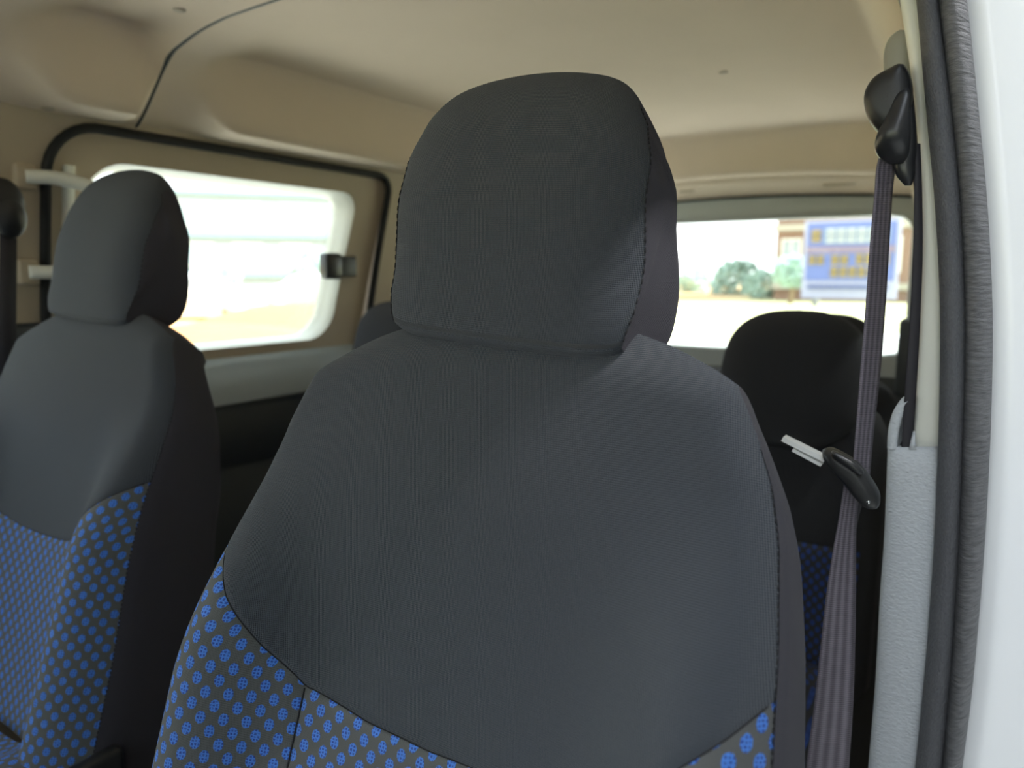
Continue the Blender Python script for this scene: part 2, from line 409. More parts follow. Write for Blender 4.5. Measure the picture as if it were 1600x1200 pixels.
tgm.grid([[(x, tg_y(z)+dy, z) for x, z in c+(Br-c)*k] for dy, k in ((0, 1), (.01, .995), (.05, .99))], closed=True)
wb = tgm.build('wall_back', plastic('tailgate_grey', (178, 184, 184), .5), off=(-.775, 2.76, 1.3)); tag(wb, 'grey trimmed tailgate frame round the back window', kind='structure')
lower = MB().box((-.775, 2.77, .78), (1.40, .05, .56)).build('lower_panel', M['dark_trim'], wb, off=(-.775, 2.76, 1.3), bevel=.01)
g = MB().grid([[(x, tg_y(z)+.03, z) for x, z in c+(Br-c)*k] for k in (.001, .5, .995)], closed=True).build('window_5', M['glass'], off=(-.775, 2.78, 1.36), solid=.004)
tag(g, 'wide back window glass in the tailgate', kind='structure')
# header trim between headliner and tailgate
def arc(x, z, a=.034): return z + a*(1-((x+.775)/.645)**2)
xs = np.linspace(-1.40, -.15, 40)
hd = MB().grid([[(x, y, arc(x, z)) for x in xs] for y, z in ((2.57, 1.690), (2.64, 1.672), (2.68, 1.656), (2.70, 1.644))])
o = hd.build('trim_7', M['head'], off=(-.775, 2.65, 1.68), solid=.004); tag(o, 'beige header trim above the back window', kind='structure')
sl_ = MB().tube(np.array([(x, 2.705, arc(x, 1.641)) for x in xs]), .005, 8); o = sl_.build('trim_8', M['rubber'], off=(-.775, 2.7, 1.66)); tag(o, 'thin black tailgate seal above the back window', kind='structure')
for (x0, wd) in ((-.42, .10), (-.93, .05)):
    MB().box((x0, 2.655, arc(x0, 1.668)), (wd, .03, .006)).build('cover_cap', M['beige'], bpy.data.objects['trim_7'], off=(-.775, 2.65, 1.68), bevel=.002)

# ---- floor
tag(MB().box((-.775, .665, .49), (1.50, 4.23, .03)).build('floor', M['carpet'], off=(-.775, 1.2, .49)), 'dark carpeted van floor', kind='structure')

# ---- front end of the cabin (ahead of the camera's view, it shades the seats)
fe = MB(); fe.grid([[(x, y, z) for x in np.linspace(-1.46, -.10, 10)] for y, z in ((-.24, 1.80), (-.40, 1.76), (-.46, 1.75), (-.46, 1.80), (-.24, 1.88))])
tag(fe.build('trim_16', M['head'], off=(-.775, -.35, 1.78)), 'headliner front header above the windscreen', kind='structure')
tag(MB().grid([[(x, -.44-.95*t, 1.76-.66*t) for x in np.linspace(-1.44, -.11, 8)] for t in np.linspace(0, 1, 5)]).build('window_6', M['tint'], off=(-.775, -.9, 1.4), solid=.005), 'windscreen glass', kind='structure')
for i_, xx in enumerate((-1.45, -.09)):
    tag(MB().tube([(xx, -.30, 1.76), (xx, -.8, 1.50), (xx, -1.40, 1.08), (xx, -1.45, .5)], .045, 10).build('trim_%d' % (17+i_), M['beige'], off=(xx, -.8, 1.5)), ('far windscreen pillar on the passenger side', 'near windscreen pillar on the driver side')[i_], kind='structure')
db = MB(); db.grid([[(x, y, z) for x in np.linspace(-1.46, -.09, 12)] for y, z in ((-1.42, 1.12), (-1.0, 1.13), (-.78, 1.09), (-.72, 1.02), (-.80, .92), (-.84, .60), (-.9, .50))])
db.grid([[(x, -1.44, z) for x in (-1.50, -.05)] for z in (.45, 1.12)])
tag(db.build('wall_front', M['dark_trim'], off=(-.775, -1.1, .8)), 'dark dashboard and front bulkhead', kind='structure')
dd_ = empty('open_car_door', (.03, -.92, .45)); dd_.rotation_euler = (0, 0, math.radians(-62)); tag(dd_, 'unseen open driver door swung out from its front hinges', 'car door')  # door out of view, added to block light from the front left
MB().box((-.03, .50, .28), (.09, 1.0, .72)).build('door_shell', M['body'], dd_, bevel=.03)
MB().box((-.085, .50, .30), (.03, .92, .62)).build('door_panel', M['dark_trim'], dd_, bevel=.02)
MB().tube([(-.03, .02, .62), (-.03, .42, 1.22), (-.03, .95, 1.26), (-.03, .98, .62)], .022, 10).build('window_frame', M['rubber'], dd_)
MB().add([(-.03, .05, .62), (-.03, .42, 1.20), (-.03, .94, 1.24), (-.03, .96, .62)], [(0, 1, 2, 3)]).build('window_pane', M['glass'], dd_, smooth=False, solid=.004)
# ------------------------------------------------------------------ driver side door pillar
PY = .86
# upper trim: cream strip, its front edge follows the door opening
E1 = [(1398, -40), (1405, 0), (1414, 60), (1424, 130), (1431, 200), (1437, 300), (1440, 400), (1436, 520), (1430, 620), (1424, 697)]
E2 = [(1420, -40), (1428, 0), (1436, 60), (1443, 130), (1450, 200), (1460, 300), (1467, 400), (1470, 520), (1469, 620), (1466, 697)]
n_ = 40
a = catmull([atY(x, y, PY) for x, y in E1], n_); b = catmull([atY(x+6, y, PY) for x, y in E2], n_)
rows = []
for k in range(n_):
    p, q = a[k], b[k]
    rows.append([p+(.014, .16, 0), p+(.004, .05, 0), p+(.0, .012, 0), p+(.001, .004, 0), p+(.004, 0, 0), q*.5+p*.5-(0, .001, 0), q])
pu = MB().grid(rows); rws = np.array(rows[-1]); rws2 = rws+np.array([0, .003, -.0015])
pu.grid([rws, rws2])
o = pu.build('trim_9', M['cream'], off=(-.05, PY, 1.4)); tag(o, 'cream upper trim strip on the door pillar beside the driver seat', kind='structure')
# height adjuster cover, a grey rounded cap high on the pillar
ac = MB(); rows = []
for k, (y, x0) in enumerate(((52, 1402), (60, 1393), (72, 1387), (88, 1384), (104, 1384), (122, 1386), (140, 1392))):
    p = atY(x0, y, .90); q = atY(1432, y, .90)
    rows.append([p+(.006, .03, 0), p+(.0015, .008, 0), p, p+(.004, -.006, 0), p*.5+q*.5+(0, -.009, 0), q+(0, -.006, 0)])
o = ac.grid(catmull(np.array(rows).reshape(7, -1), 24).reshape(24, 6, 3)).build('trim_10', plastic('cap_grey', (150, 150, 142), .5, .2), off=(-.09, .9, 1.62), solid=.002)
tag(o, 'grey rounded belt height cover at the top of the door pillar', kind='structure')
# lower trim with grained face and a hooked horn round the belt slot
Lft = [(1385, 700), (1383, 760), (1379, 850), (1372, 950), (1365, 1080), (1355, 1200), (1345, 1330), (1330, 1500), (1310, 1750)]
Rgt = [(1466, 700), (1464, 760), (1461, 850), (1456, 950), (1449, 1080), (1440, 1200), (1428, 1330), (1412, 1500), (1386, 1750)]
a = catmull([atY(x, y, PY-.012) for x, y in Lft], 46); b = catmull([atY(x+10, y, PY-.012) for x, y in Rgt], 46)
rows = []
for k in range(46):
    p, q = a[k], b[k]; tp = .006*(1-sm(k, 0, 3))
    m = lambda t: p*(1-t)+q*t
    rows.append([p+(.012, .16, 0), p+(.0035, .03, 0), p+(.0, .012, 0), p+(.0012, .0045+tp*.3, 0), m(.08)+(0, .0005+tp*.6, 0), m(.2)+(0, -.0025+tp, 0), m(.5)+(0, -.003+tp, 0), m(.8)+(0, -.002+tp, 0), q+(0, .002+tp, 0)])
lt = MB().grid(rows)
top = np.array(rows[0]); lt.grid([top, top+np.array([0, .02, -.002])])
lower = lt.build('trim_11', M['grain'], off=(-.06, PY, 1.0)); tag(lower, 'grey grained lower trim of the door pillar with a belt slot', kind='structure')
hook_o = [(1385, 702), (1386, 680), (1389, 662), (1394, 646), (1401, 633), (1410, 622), (1417, 620)]
hook_i = [(1400, 702), (1401, 688), (1403, 674), (1406, 662), (1410, 650), (1415, 640), (1419, 634)]
a = catmull([atY(x, y, PY-.010) for x, y in hook_o], 24); b = catmull([atY(x+1, y, PY-.010) for x, y in hook_i], 24)
rows = [[p+(.003, .05, 0), p+(.0, .006, 0), p+(.0008, .0015, 0), p*.5+q*.5+(0, -.001, 0), q+(-.0008, .001, 0), q+(0, .004, 0), q+(.001, .05, 0)] for p, q in zip(a, b)]
MB().grid(rows).build('horn', M['grain'], lower, off=(-.06, PY, 1.0))
p0_, p1_ = atY(1430, 700, PY), atY(1462, 700, PY)
sk = [(1424, 700), (1428, 690), (1430, 676)]
MB().grid([[atY(1421, 702, PY-.009), atY(1426, 702, PY-.009), atY(1432, 702, PY-.009)], [atY(1424, 690, PY-.006), atY(1427, 690, PY-.007), atY(1430, 690, PY-.007)], [atY(1428, 674, PY-.004), atY(1429, 674, PY-.004), atY(1430, 674, PY-.004)]]).build('slot_edge', M['grain'], lower, off=(-.06, PY, 1.0), solid=.002)
# black sheet standing in for the shade inside the pillar, behind the belt
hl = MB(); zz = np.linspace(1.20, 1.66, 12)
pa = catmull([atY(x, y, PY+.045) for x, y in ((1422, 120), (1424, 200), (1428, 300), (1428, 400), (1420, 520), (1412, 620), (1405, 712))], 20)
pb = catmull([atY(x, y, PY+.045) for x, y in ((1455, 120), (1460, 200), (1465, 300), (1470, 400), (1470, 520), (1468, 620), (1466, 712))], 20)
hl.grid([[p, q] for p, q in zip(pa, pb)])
tag(hl.build('trim_12', M['rubber'], off=(-.06, .9, 1.4), solid=.003), 'black sheet for the shade inside the door pillar behind the belt', kind='structure')
# door seal: inner lip and wrinkled bulb, swept down the opening
SY = .835
s1 = [(1395, -240), (1422, -60), (1431, 0), (1440, 100), (1449, 200), (1460, 320), (1467, 450), (1468, 560), (1465, 700), (1459, 850), (1449, 1000), (1440, 1100), (1430, 1200), (1412, 1350), (1385, 1550), (1352, 1780)]
s2 = [(1428, -240), (1456, -60), (1466, 0), (1478, 100), (1490, 200), (1501, 320), (1507, 450), (1508, 560), (1504, 700), (1498, 850), (1489, 1000), (1481, 1100), (1472, 1200), (1458, 1350), (1430, 1550), (1396, 1780)]
s3 = [(1472, -240), (1502, -60), (1511, 0), (1522, 100), (1532, 200), (1543, 320), (1550, 450), (1551, 560), (1547, 700), (1539, 850), (1527, 1000), (1517, 1100), (1504, 1200), (1482, 1350), (1452, 1550), (1416, 1780)]
ns = 220
A1, A2, A3 = [catmull([atY(x, y, SY) for x, y in s], ns) for s in (s1, s2, s3)]
L = np.r_[0, np.cumsum(np.linalg.norm(np.diff(A2, axis=0), axis=1))]
def roll(A, B, bulge, skew, m=14):
    P = np.zeros((ns, m, 3)); UV = np.zeros((ns, m, 2))
    for k in range(ns):
        for j in range(m):
            t = j/(m-1); q = A[k]*(1-t)+B[k]*t
            P[k, j] = q + np.array([0, -bulge*(math.sin(PI*t)**.6)*(1+skew*(t-.5)) + .006, 0]); UV[k, j] = (t*.035, L[k])
    return P, UV
seal = empty('door_seal', (-.03, SY, .95)); tag(seal, 'thick dark grey door seal running down the pillar edge', 'door seal')
P, UV = roll(A1, A2, .014, .3); MB().grid(P, UV).build('inner_lip', M['seal_in'], seal, off=(-.03, SY, .95))
P, UV = roll(A2, A3, .017, -.2)
for k in range(ns):
    for j in range(14):
        P[k, j, 1] += .0006*math.sin(L[k]*900+j*.4)*math.sin(PI*j/13)
MB().grid(P, UV).build('wrinkled_bulb', M['seal_out'], seal, off=(-.03, SY, .95))
bk = np.array([[A1[k]+(0, .006, 0), A1[k]+(.0, .022, 0), A3[k]+(0, .022, 0), A3[k]+(0, .006, 0)] for k in range(ns)])
MB().grid(bk).build('backing', M['rubber'], seal, off=(-.03, SY, .95))
# painted door frame outside the seal
rows = []
for k in range(ns):
    q = A3[k]
    rows.append([q+(-.012, .022, 0), q+(.002, .018, 0), q+(.010, .012, 0), q+(.018, .0125, 0), q+(.026, .016, 0), q+(.045, .020, 0), q+(.075, .028, 0), q+(.100, .045, 0), q+(.112, .075, 0), q+(.116, .14, 0)])
tag(MB().grid(rows).build('trim_20', M['body'], off=(.05, .88, 1.2)), 'white painted door frame beside the seal', kind='structure')

# ------------------------------------------------------------------ seat belt of the driver
belt = empty('seat_belt', atY(1400, 160, PY-.02)); BO = np.array(belt.location)
tag(belt, 'dark seat belt with black anchor hanging on the door pillar beside the driver seat', 'seat belt', 'seat belts')
def web(path, name, mat, thick=.0012, parent=belt, off=BO, n=60, curl=.0015):
    """path rows: xl, xr, y, Yl, Yr - the two selvedges"""
    P = np.array([np.r_[atY(r[0], r[2], r[3]), atY(r[1], r[2] if len(r) < 6 else r[5], r[4])] for r in path])
    P = catmull(P, n).reshape(n, 2, 3); m = 9; G = np.zeros((n, m, 3)); UV = np.zeros((n, m, 2))
    L = np.r_[0, np.cumsum(np.linalg.norm(np.diff(P[:, 0], axis=0), axis=1))]
    for k in range(n):
        for j in range(m):
            t = j/(m-1); G[k, j] = P[k, 0]*(1-t)+P[k, 1]*t + np.array([0, -curl*math.sin(PI*t), 0]); UV[k, j] = (t, L[k])
    return MB().grid(G, UV).build(name, mat, parent, off=off, solid=thick)
web([(1378, 1398, 228, .842, .848), (1370, 1399, 262, .835, .850), (1368, 1395, 300, .828, .860), (1361, 1390, 380, .82, .865), (1354, 1384, 480, .81, .86), (1346, 1376, 580, .80, .85), (1338, 1365, 680, .79, .83), (1331, 1358, 760, .785, .82)], 'shoulder_webbing', M['web'])
web([(1322, 1345, 735, .785, .81), (1312, 1338, 800, .78, .80), (1303, 1336, 850, .775, .80), (1292, 1336, 920, .77, .795), (1283, 1335, 1000, .765, .79), (1272, 1332, 1100, .76, .785), (1260, 1326, 1190, .755, .78), (1246, 1318, 1300, .75, .78)], 'lap_webbing', M['web'], curl=.004)
web([(1428, 1436, 225, .85, .852), (1429, 1439, 300, .85, .853), (1427, 1440, 400, .85, .853), (1422, 1436, 500, .85, .853), (1415, 1430, 600, .85, .853), (1408, 1424, 712, .855, .858)], 'return_webbing', M['web_dark'], thick=.0015)
# fold of the lap run behind the front one
web([(1330, 1352, 770, .80, .815), (1326, 1338, 830, .798, .812), (1320, 1336, 900, .797, .81)], 'webbing_fold', M['web_dark'])
# anchor: round boss plus the hanging loop
def blob(outline, Yc, thick, name, mat, parent, off, n=48, tilt=0.0, power=.5):
    O = resample(catmull([atY(x, y, Yc) for x, y in outline], 120, True), n); c = O.mean(0); rows = []
    for s, k in [(-1, 0.02), (-.99, .42), (-.95, .62), (-.82, .80), (-.55, .93), (0, 1), (.5, .97), (.9, .8), (1, .02)]:
        rows.append([c+(q-c)*k+np.array([0, s*thick + tilt*(q-c)[2], 0]) for q in O])
    return MB().grid(rows, closed=True).build(name, mat, parent, off=off)
blob([(1412, 100), (1390, 108), (1366, 122), (1352, 143), (1350, 163), (1357, 188), (1373, 208), (1392, 212), (1412, 200), (1424, 170), (1426, 130)], .845, .020, 'anchor_cap', M['black'], belt, BO)
def lathe_path(pts, rad, Yc, name, mat, flat=.7):
    C_ = catmull([atY(x, y, Yc+dy) for x, y, dy in pts], 30); R_ = catmull([[q] for q in rad], 30)[:, 0]; rows = []
    for c_, q in zip(C_, R_): rows.append([c_+np.array([q*math.cos(t), q*flat*math.sin(t), 0]) for t in np.linspace(0, 2*PI, 20, endpoint=False)])
    mb = MB().grid(rows, closed=True)
    for k_ in (0, -1): mb.add(rows[k_], [tuple(range(20))])
    return mb.build(name, mat, belt, off=BO)
lathe_path([(1414, 134, 0), (1411, 150, -.006), (1404, 178, -.012), (1397, 205, -.012), (1394, 228, -.008), (1396, 244, -.002), (1400, 256, .004)], [.002, .0065, .010, .0145, .0155, .013, .006], .832, 'belt_loop', M['black_gloss'])
lathe_path([(1418, 150, 0), (1418, 190, 0), (1415, 230, 0), (1412, 256, 0), (1415, 275, 0), (1419, 290, 0)], [.004, .007, .010, .010, .008, .003], .846, 'loop_back', M['black_gloss'])
# tongue
tong = [(1286, 702), (1298, 700), (1318, 709), (1338, 722), (1352, 737), (1366, 757), (1375, 775), (1374, 790), (1366, 796), (1352, 791), (1338, 777), (1322, 757), (1304, 736), (1290, 720), (1285, 710)]
blob(tong, .785, .016, 'tongue_grip', M['black'], belt, BO)
blob([(1300, 704), (1320, 712), (1338, 724), (1350, 738), (1344, 742), (1322, 728), (1304, 714)], .770, .006, 'grip_ridge', M['black_gloss'], belt, BO)
def bar(x0, y0, x1, y1, wpx, Y, name, dep=.014):
    d = np.array([x1-x0, y1-y0], float); d /= np.linalg.norm(d); nn = np.array([-d[1], d[0]])*wpx/2
    q = [atY(x0+nn[0], y0+nn[1], Y), atY(x1+nn[0], y1+nn[1], Y), atY(x1-nn[0], y1-nn[1], Y), atY(x0-nn[0], y0-nn[1], Y)]
    v = q+[p+np.array([0, dep, 0]) for p in q]
    return MB().add(v, [(0,1,2,3),(4,7,6,5),(0,4,5,1),(1,5,6,2),(2,6,7,3),(3,7,4,0)]).build(name, M['steel'], belt, smooth=False, off=BO)
bar(1222, 686, 1288, 719, 7, .785, 'tongue_plate'); bar(1238, 703, 1283, 727, 5, .787, 'tongue_plate')
b_ = atY(1357, 784, .765); MB().tube([b_, b_+np.array([0, -.003, 0])], .0016, 10).build('belt_stud', M['chrome'], belt, off=BO)

# ------------------------------------------------------------------ front seats
BETA = math.radians(18)
NV = np.array([0, -math.cos(BETA), math.sin(BETA)]); VU = np.array([0, math.sin(BETA), math.cos(BETA)]); UX = np.array([1., 0, 0])
P0 = np.array([-.3355, .50, 1.36]); BASE = np.array([-.3355, .16, .505])
def S3(u, v, w): return (P0-BASE) + UX*u + VU*v + NV*w     # seat frame -> relative to its base
VB = -.60
_wv = [-.62, -.45, -.30, -.20, -.13, -.09, -.05, -.02, 0]; _ww = [.267, .265, .258, .248, .238, .229, .215, .204, .197]
def Wd(v0): return np.interp(v0, _wv, _ww)
def back_pt(a, v0, off=0.0):
    """front face of the backrest: a in -1..1 across, v0 = row height"""
    b = (v0-VB)/-VB; W = Wd(v0)+off
    u = a*W; v = v0 + .010*b**5 - .048*(abs(a)**2.6)*b**7 + .040*u*b**5
    e = min((1-abs(a))*W, (1-b)*.60*1.2 + .012*(1-abs(a)))
    low = sm(-v0, .10, .34)
    bol = .062*low*math.exp(-((abs(u)-.212)/.058)**2)
    wv = bol - .010*low*math.exp(-(u/.11)**2)
    wv += .010*(1-(abs(u)/.25)**2)*(1-low)
    ed = (1-abs(a))*W
    ra = .020*max(0, 1-ed/.032)**2.2
    et = (0-v0)
    rb = .022*max(0, 1-et/.050)**2.2
    wv -= (ra**3+rb**3)**(1/3)
    return u, v, wv
def vb(u):     # border between plain and dotted cloth
    return -.045*u*sm(abs(u), .10, .24)+float(np.interp(abs(u), [0, .06, .118, .122, .16, .20, .235, .262], [-.338, -.335, -.324, -.324, -.300, -.268, -.234, -.204]))
def groove(d, dep=.0020, wd=.0026): return -dep*math.exp(-(d/wd)**2)
def arc_u(aa, v0):
    pts = [back_pt(a, v0) for a in np.linspace(0, abs(aa), 14)]
    return math.copysign(sum(math.hypot(pts[i+1][0]-pts[i][0], pts[i+1][2]-pts[i][2]) for i in range(13)), aa)
def tubepath(mb, pts, r): mb.tube(np.array(pts), r, 6)
def smooth_interp(xs, ys, n): return np.interp(n, xs, ys)
def make_front_seat():
    root = empty('car_seat', BASE)
    # plain upper panel: columns across, rows between border and top
    na, nb = 90, 70
    aa = np.sin(np.linspace(-PI/2, PI/2, na))*.35 + np.linspace(-1, 1, na)*.65
    P = np.zeros((nb, na, 3)); UV = np.zeros((nb, na, 2))
    for j, a in enumerate(aa):
        lo_ = vb(a*Wd(-.27))
        for i in range(nb):
            t = i/(nb-1); t = 1-(1-t)**1.25; v0 = lo_*(1-t)
            u, v, wv = back_pt(a, v0)
            wv += groove(v0-lo_) + (groove((1-abs(a))*.25, .002, .003) if v0 < -.06 else 0)
            P[i, j] = S3(u, v, wv); UV[i, j] = (u, v)
    MB().grid(P, UV).build('upper_panel', M['charcoal'], root)
    # dotted cloth: centre and two bolsters
    def dotted(a0, a1, name, n, skew=0.0):
        aa = np.linspace(a0, a1, n); m = 60
        P = np.zeros((m, n, 3)); UV = np.zeros((m, n, 2))
        for j, a in enumerate(aa):
            hi = vb(a*Wd(-.27))
            for i in range(m):
                v0 = VB + (hi-VB)*(1-(1-i/(m-1))**1.0)
                # rows close to the border are finer
                u, v, wv = back_pt(a, v0)
                g = groove(hi-v0)+groove(abs(a-a0)*.25, .003, .004)+groove(abs(a-a1)*.25, .003, .004)
                P[i, j] = S3(u, v, wv+g); UV[i, j] = (arc_u(a, v0) if (i % 6 == 0) else 0, v)
            for i in range(m):      # arc length only sampled every sixth row
                k0 = (i//6)*6; k1 = min(k0+6, ((m-1)//6)*6)
                if i % 6: UV[i, j, 0] = UV[k0, j, 0] if k1 == k0 else UV[k0, j, 0]+(UV[k1, j, 0]-UV[k0, j, 0])*(i-k0)/6
            UV[:, j, 0] += skew
        return MB().grid(P, UV).build(name, M['dots'], root)
    s = .488
    dotted(-s, s, 'dotted_centre', 50, .004)
    dotted(-1, -s, 'dotted_bolster', 30, .009)
    dotted(s, 1, 'dotted_bolster', 30, .001)
    # gusset round sides and top
    loop = []
    for v0 in np.linspace(VB, -.001, 60): loop.append(back_pt(-1, v0))
    for a in np.linspace(-1, 1, 40)[1:-1]: loop.append(back_pt(a, 0))
    for v0 in np.linspace(-.001, VB, 60): loop.append(back_pt(1, v0))
    loop = np.array(loop); T = np.gradient(loop[:, :2], axis=0); T /= np.linalg.norm(T, axis=1)[:, None]; O = np.stack([-T[:, 1], T[:, 0]], 1)
    L = np.r_[0, np.cumsum(np.linalg.norm(np.diff(loop[:, :2], axis=0), axis=1))]
    secs = [(0, 0), (.0015, .004), (.0045, .010), (.006, .025), (.006, .05), (.003, .085), (-.004, .108), (-.016, .120), (-.034, .124)]
    G = []; UV = []
    for (o, d) in secs:
        row = []; ur = []
        for k, (u, v, wv) in enumerate(loop):
            sc_ = .80+.20*sm(-v, 0, .2)
            sc_ = .55+.45*sm(-v, .02, .25); dd = d*sc_*(1+.30*sm(-v, .15, .5)); oo = o*(.10+.90*sm(-v, .05, .16)) if o > 0 else o*(1+1.2*(1-sm(-v, .05, .22))); row.append(S3(u+O[k, 0]*oo, v+O[k, 1]*oo-.030*(dd/.1)**1.6*(1-sm(-v, .0, .36)), wv-dd)); ur.append((d, L[k]))
        G.append(row); UV.append(ur)
    MB().grid(G, UV).build('side_panel', M['side'], root)
    last = np.array(G[-1]); half = len(last)//2
    bp = [[last[k]*(1-t)+last[len(last)-1-k]*t for t in np.linspace(0, 1, 12)] for k in range(half)]
    MB().grid(bp).build('rear_panel', M['side'], root)
    # seams
    sb = MB(); pts = []
    for a in np.linspace(-.985, .985, 120):
        v0 = vb(a*Wd(-.27)); u, v, wv = back_pt(a, v0); pts.append(S3(u, v, wv-.0016))
    sb.tube(pts, .00055, 6)
    for sg in (-1, 1):
        pts = []
        for v0 in np.linspace(VB+.01, -.325, 40):
            u, v, wv = back_pt(sg*s, v0); pts.append(S3(u, v, wv-.0022))
        sb.tube(pts, .0007, 6)
    sb.build('cloth_seam', M['thread'], root)
    st = MB()
    for sg in (-1, 1):
        v0 = -.09
        while v0 > VB+.01:
            u, v, wv = back_pt(sg, v0); u2, v2, w2 = back_pt(sg, v0-.0036)
            st.tube([S3(u-sg*.0008, v, wv+.0002), S3(u2-sg*.0008, v2, w2+.0002)], .0006, 5); v0 -= .0055
    o = st.build('side_stitching', M['thread'], root); o['kind'] = 'stuff'
    # ---- headrest
    prof = [(-.012, .018), (.03, .024), (.075, .027), (.12, .024), (.168, .013), (.203, -.004), (.222, -.022), (.222, -.034), (.205, -.047), (.15, -.063), (.09, -.072), (.04, -.078), (.012, -.074), (-.006, -.060), (-.017, -.026), (-.020, .002), (-.018, .013)]
    prof = catmull(prof, 90, True); cen = np.array([.095, -.025])
    def HW(v, w):
        base = np.interp(v, [-.02, .01, .05, .10, .15, .195, .225], [.110, .117, .121, .122, .122, .116, .101])
        return base
    m = 44; aa = np.linspace(-1, 1, m); P = np.zeros((len(prof), m, 3)); UV = np.zeros((len(prof), m, 2))
    Lp = np.r_[0, np.cumsum(np.linalg.norm(np.diff(prof, axis=0), axis=1))]
    def hp(k, a):
        v, wv = prof[k]; kk = 1-.022*abs(a)**2-.060*abs(a)**9
        v2, w2 = cen+(np.array([v, wv])-cen)*kk
        v2 += .014*(1-a*a)*sm(v, .10, .20) - .007*a - .010*abs(a)**7*sm(v, .14, .2); w2 -= (.017*abs(a)**5)*sm(wv, -.02, .01)*(1-.6*(1-sm(v, -.01, .05)))
        return a*HW(v, wv)+.008*(1-sm(v, 0, .13))-.004*sm(v, .06, .12)-.009*sm(v, .12, .20), v2, w2
    for k in range(len(prof)):
        for j, a in enumerate(aa):
            u, v, wv = hp(k, a); d = (1-abs(a))*.11; c2 = np.array([v, wv])-cen; c2 /= np.linalg.norm(c2); g = groove(d, .0016, .0028)
            P[k, j] = S3(u, v+c2[0]*g, wv+c2[1]*g); UV[k, j] = (u, Lp[k])
    h = MB().grid(np.concatenate([P, P[:1]]), np.concatenate([UV, UV[:1]])).build('headrest', M['charcoal'], root)
    for sg in (-1, 1):
        hs = MB(); rim = [hp(k, sg) for k in range(len(prof))]; rows = []; ur = []
        for r in np.linspace(0, 1, 16):
            row = []; q = []
            for (u, v, wv) in rim:
                vv, ww = np.array([v, wv])*(1-r)+cen*r
                sr = sm(r, 0, .75); uu = u*(1-sr)+(sg*.116+.004)*sr; bul = .006*math.sin(min(1, r/.7)*PI/2)
                row.append(S3(uu+sg*bul, vv, ww)); q.append((ww, vv))
            rows.append(row); ur.append(q)
        hs.grid(rows, ur, closed=True); hs.build('headrest_side', M['side'], h)
    st = MB()
    for sg in (-1, 1):
        for k in range(0, 29):
            q0 = hp(k, sg); q1 = hp((k+1) % len(prof), sg); mid = [(x*.35+y*.65) for x, y in zip(q0, q1)]
            for f0, f1 in ((0.0, .55),):
                p = S3(*q0); q = S3(*[x*(1-f1)+y*f1 for x, y in zip(q0, q1)])
                st.tube([p-UX*sg*.0002, q-UX*sg*.0002], .0006, 5)
    o = st.build('headrest_stitching', M['thread'], h); o['kind'] = 'stuff'
    for sg in (-1, 1):
        MB().tube([S3(sg*.055, .01, -.045), S3(sg*.055, -.06, -.045)], .006, 12).build('headrest_post', M['chrome'], root)
        MB().tube([S3(sg*.055, -.014, -.045), S3(sg*.055, -.035, -.045)], .012, 14).build('post_sleeve', M['black'], root)
    # ---- cushion and frame
    def cush(u, t):   # t 0 rear .. 1 front, in root space
        y = .14 - .50*t; e = max(0, 1-(1-t)*.5/.06)**2
        z = .30 + .035*t - .05*e + .030*math.exp(-((abs(u)-.20)/.05)**2) - .05*max(0, 1-(.27-abs(u))/.035)**2
        return np.array([u, y, z])
    us = np.linspace(-.27, .27, 40); ts = np.linspace(0, 1, 30)
    P = [[cush(u, t) for u in us] for t in ts]; UV = [[(u, t*.5) for u in us] for t in ts]
    MB().grid(P, UV).build('seat_cushion', M['dots'], root)
    rim = [cush(-.27, t) for t in ts]+[cush(u, 1) for u in us[1:]]+[cush(.27, t) for t in ts[::-1][1:]]+[cush(u, 0) for u in us[::-1][1:-1]]
    rim = np.array(rim); c = np.array([0, -.11, .3])
    rows = [rim, rim*1+np.array([0, 0, -.04])+(rim-c)*[.02, .02, 0], rim*[1, 1, 0]+np.array([0, 0, .15]), rim*[.96, .96, 0]+np.array([0, 0, .12])]
    rows[-1][:, 1] -= .004
    MB().grid(rows, closed=True).build('cushion_side', M['side'], root)
    MB().box((0, -.11, .11), (.48, .44, .03)).build('seat_pan', M['black'], root, bevel=.008)
    for sg in (-1, 1):
        MB().box((sg*.20, -.10, .052), (.045, .50, .10)).build('slide_rail', M['black'], root, bevel=.006)
        pa = [np.array([sg*.262, .10, .20]), S3(sg*.262, -.52, -.06)]
        MB().box((sg*.276, .13, .25), (.022, .12, .16)).build('recliner_cover', M['black'], root, bevel=.008)
    return root
def copy_tree(o, parent=None):
    c = o.copy(); COL.objects.link(c)
    if parent: c.parent = parent
    for ch in list(o.children): copy_tree(ch, c)
    return c
seat = make_front_seat()
tag(seat, 'near driver seat with charcoal upper backrest and blue dotted cloth, headrest in centre', 'seat', 'front seats')
seat2 = copy_tree(seat); seat2.location = Vector(BASE)+Vector((-.805, .10, -.012))
tag(seat2, 'farther front passenger seat with blue dotted bolster, in front of the side window', 'seat', 'front seats')

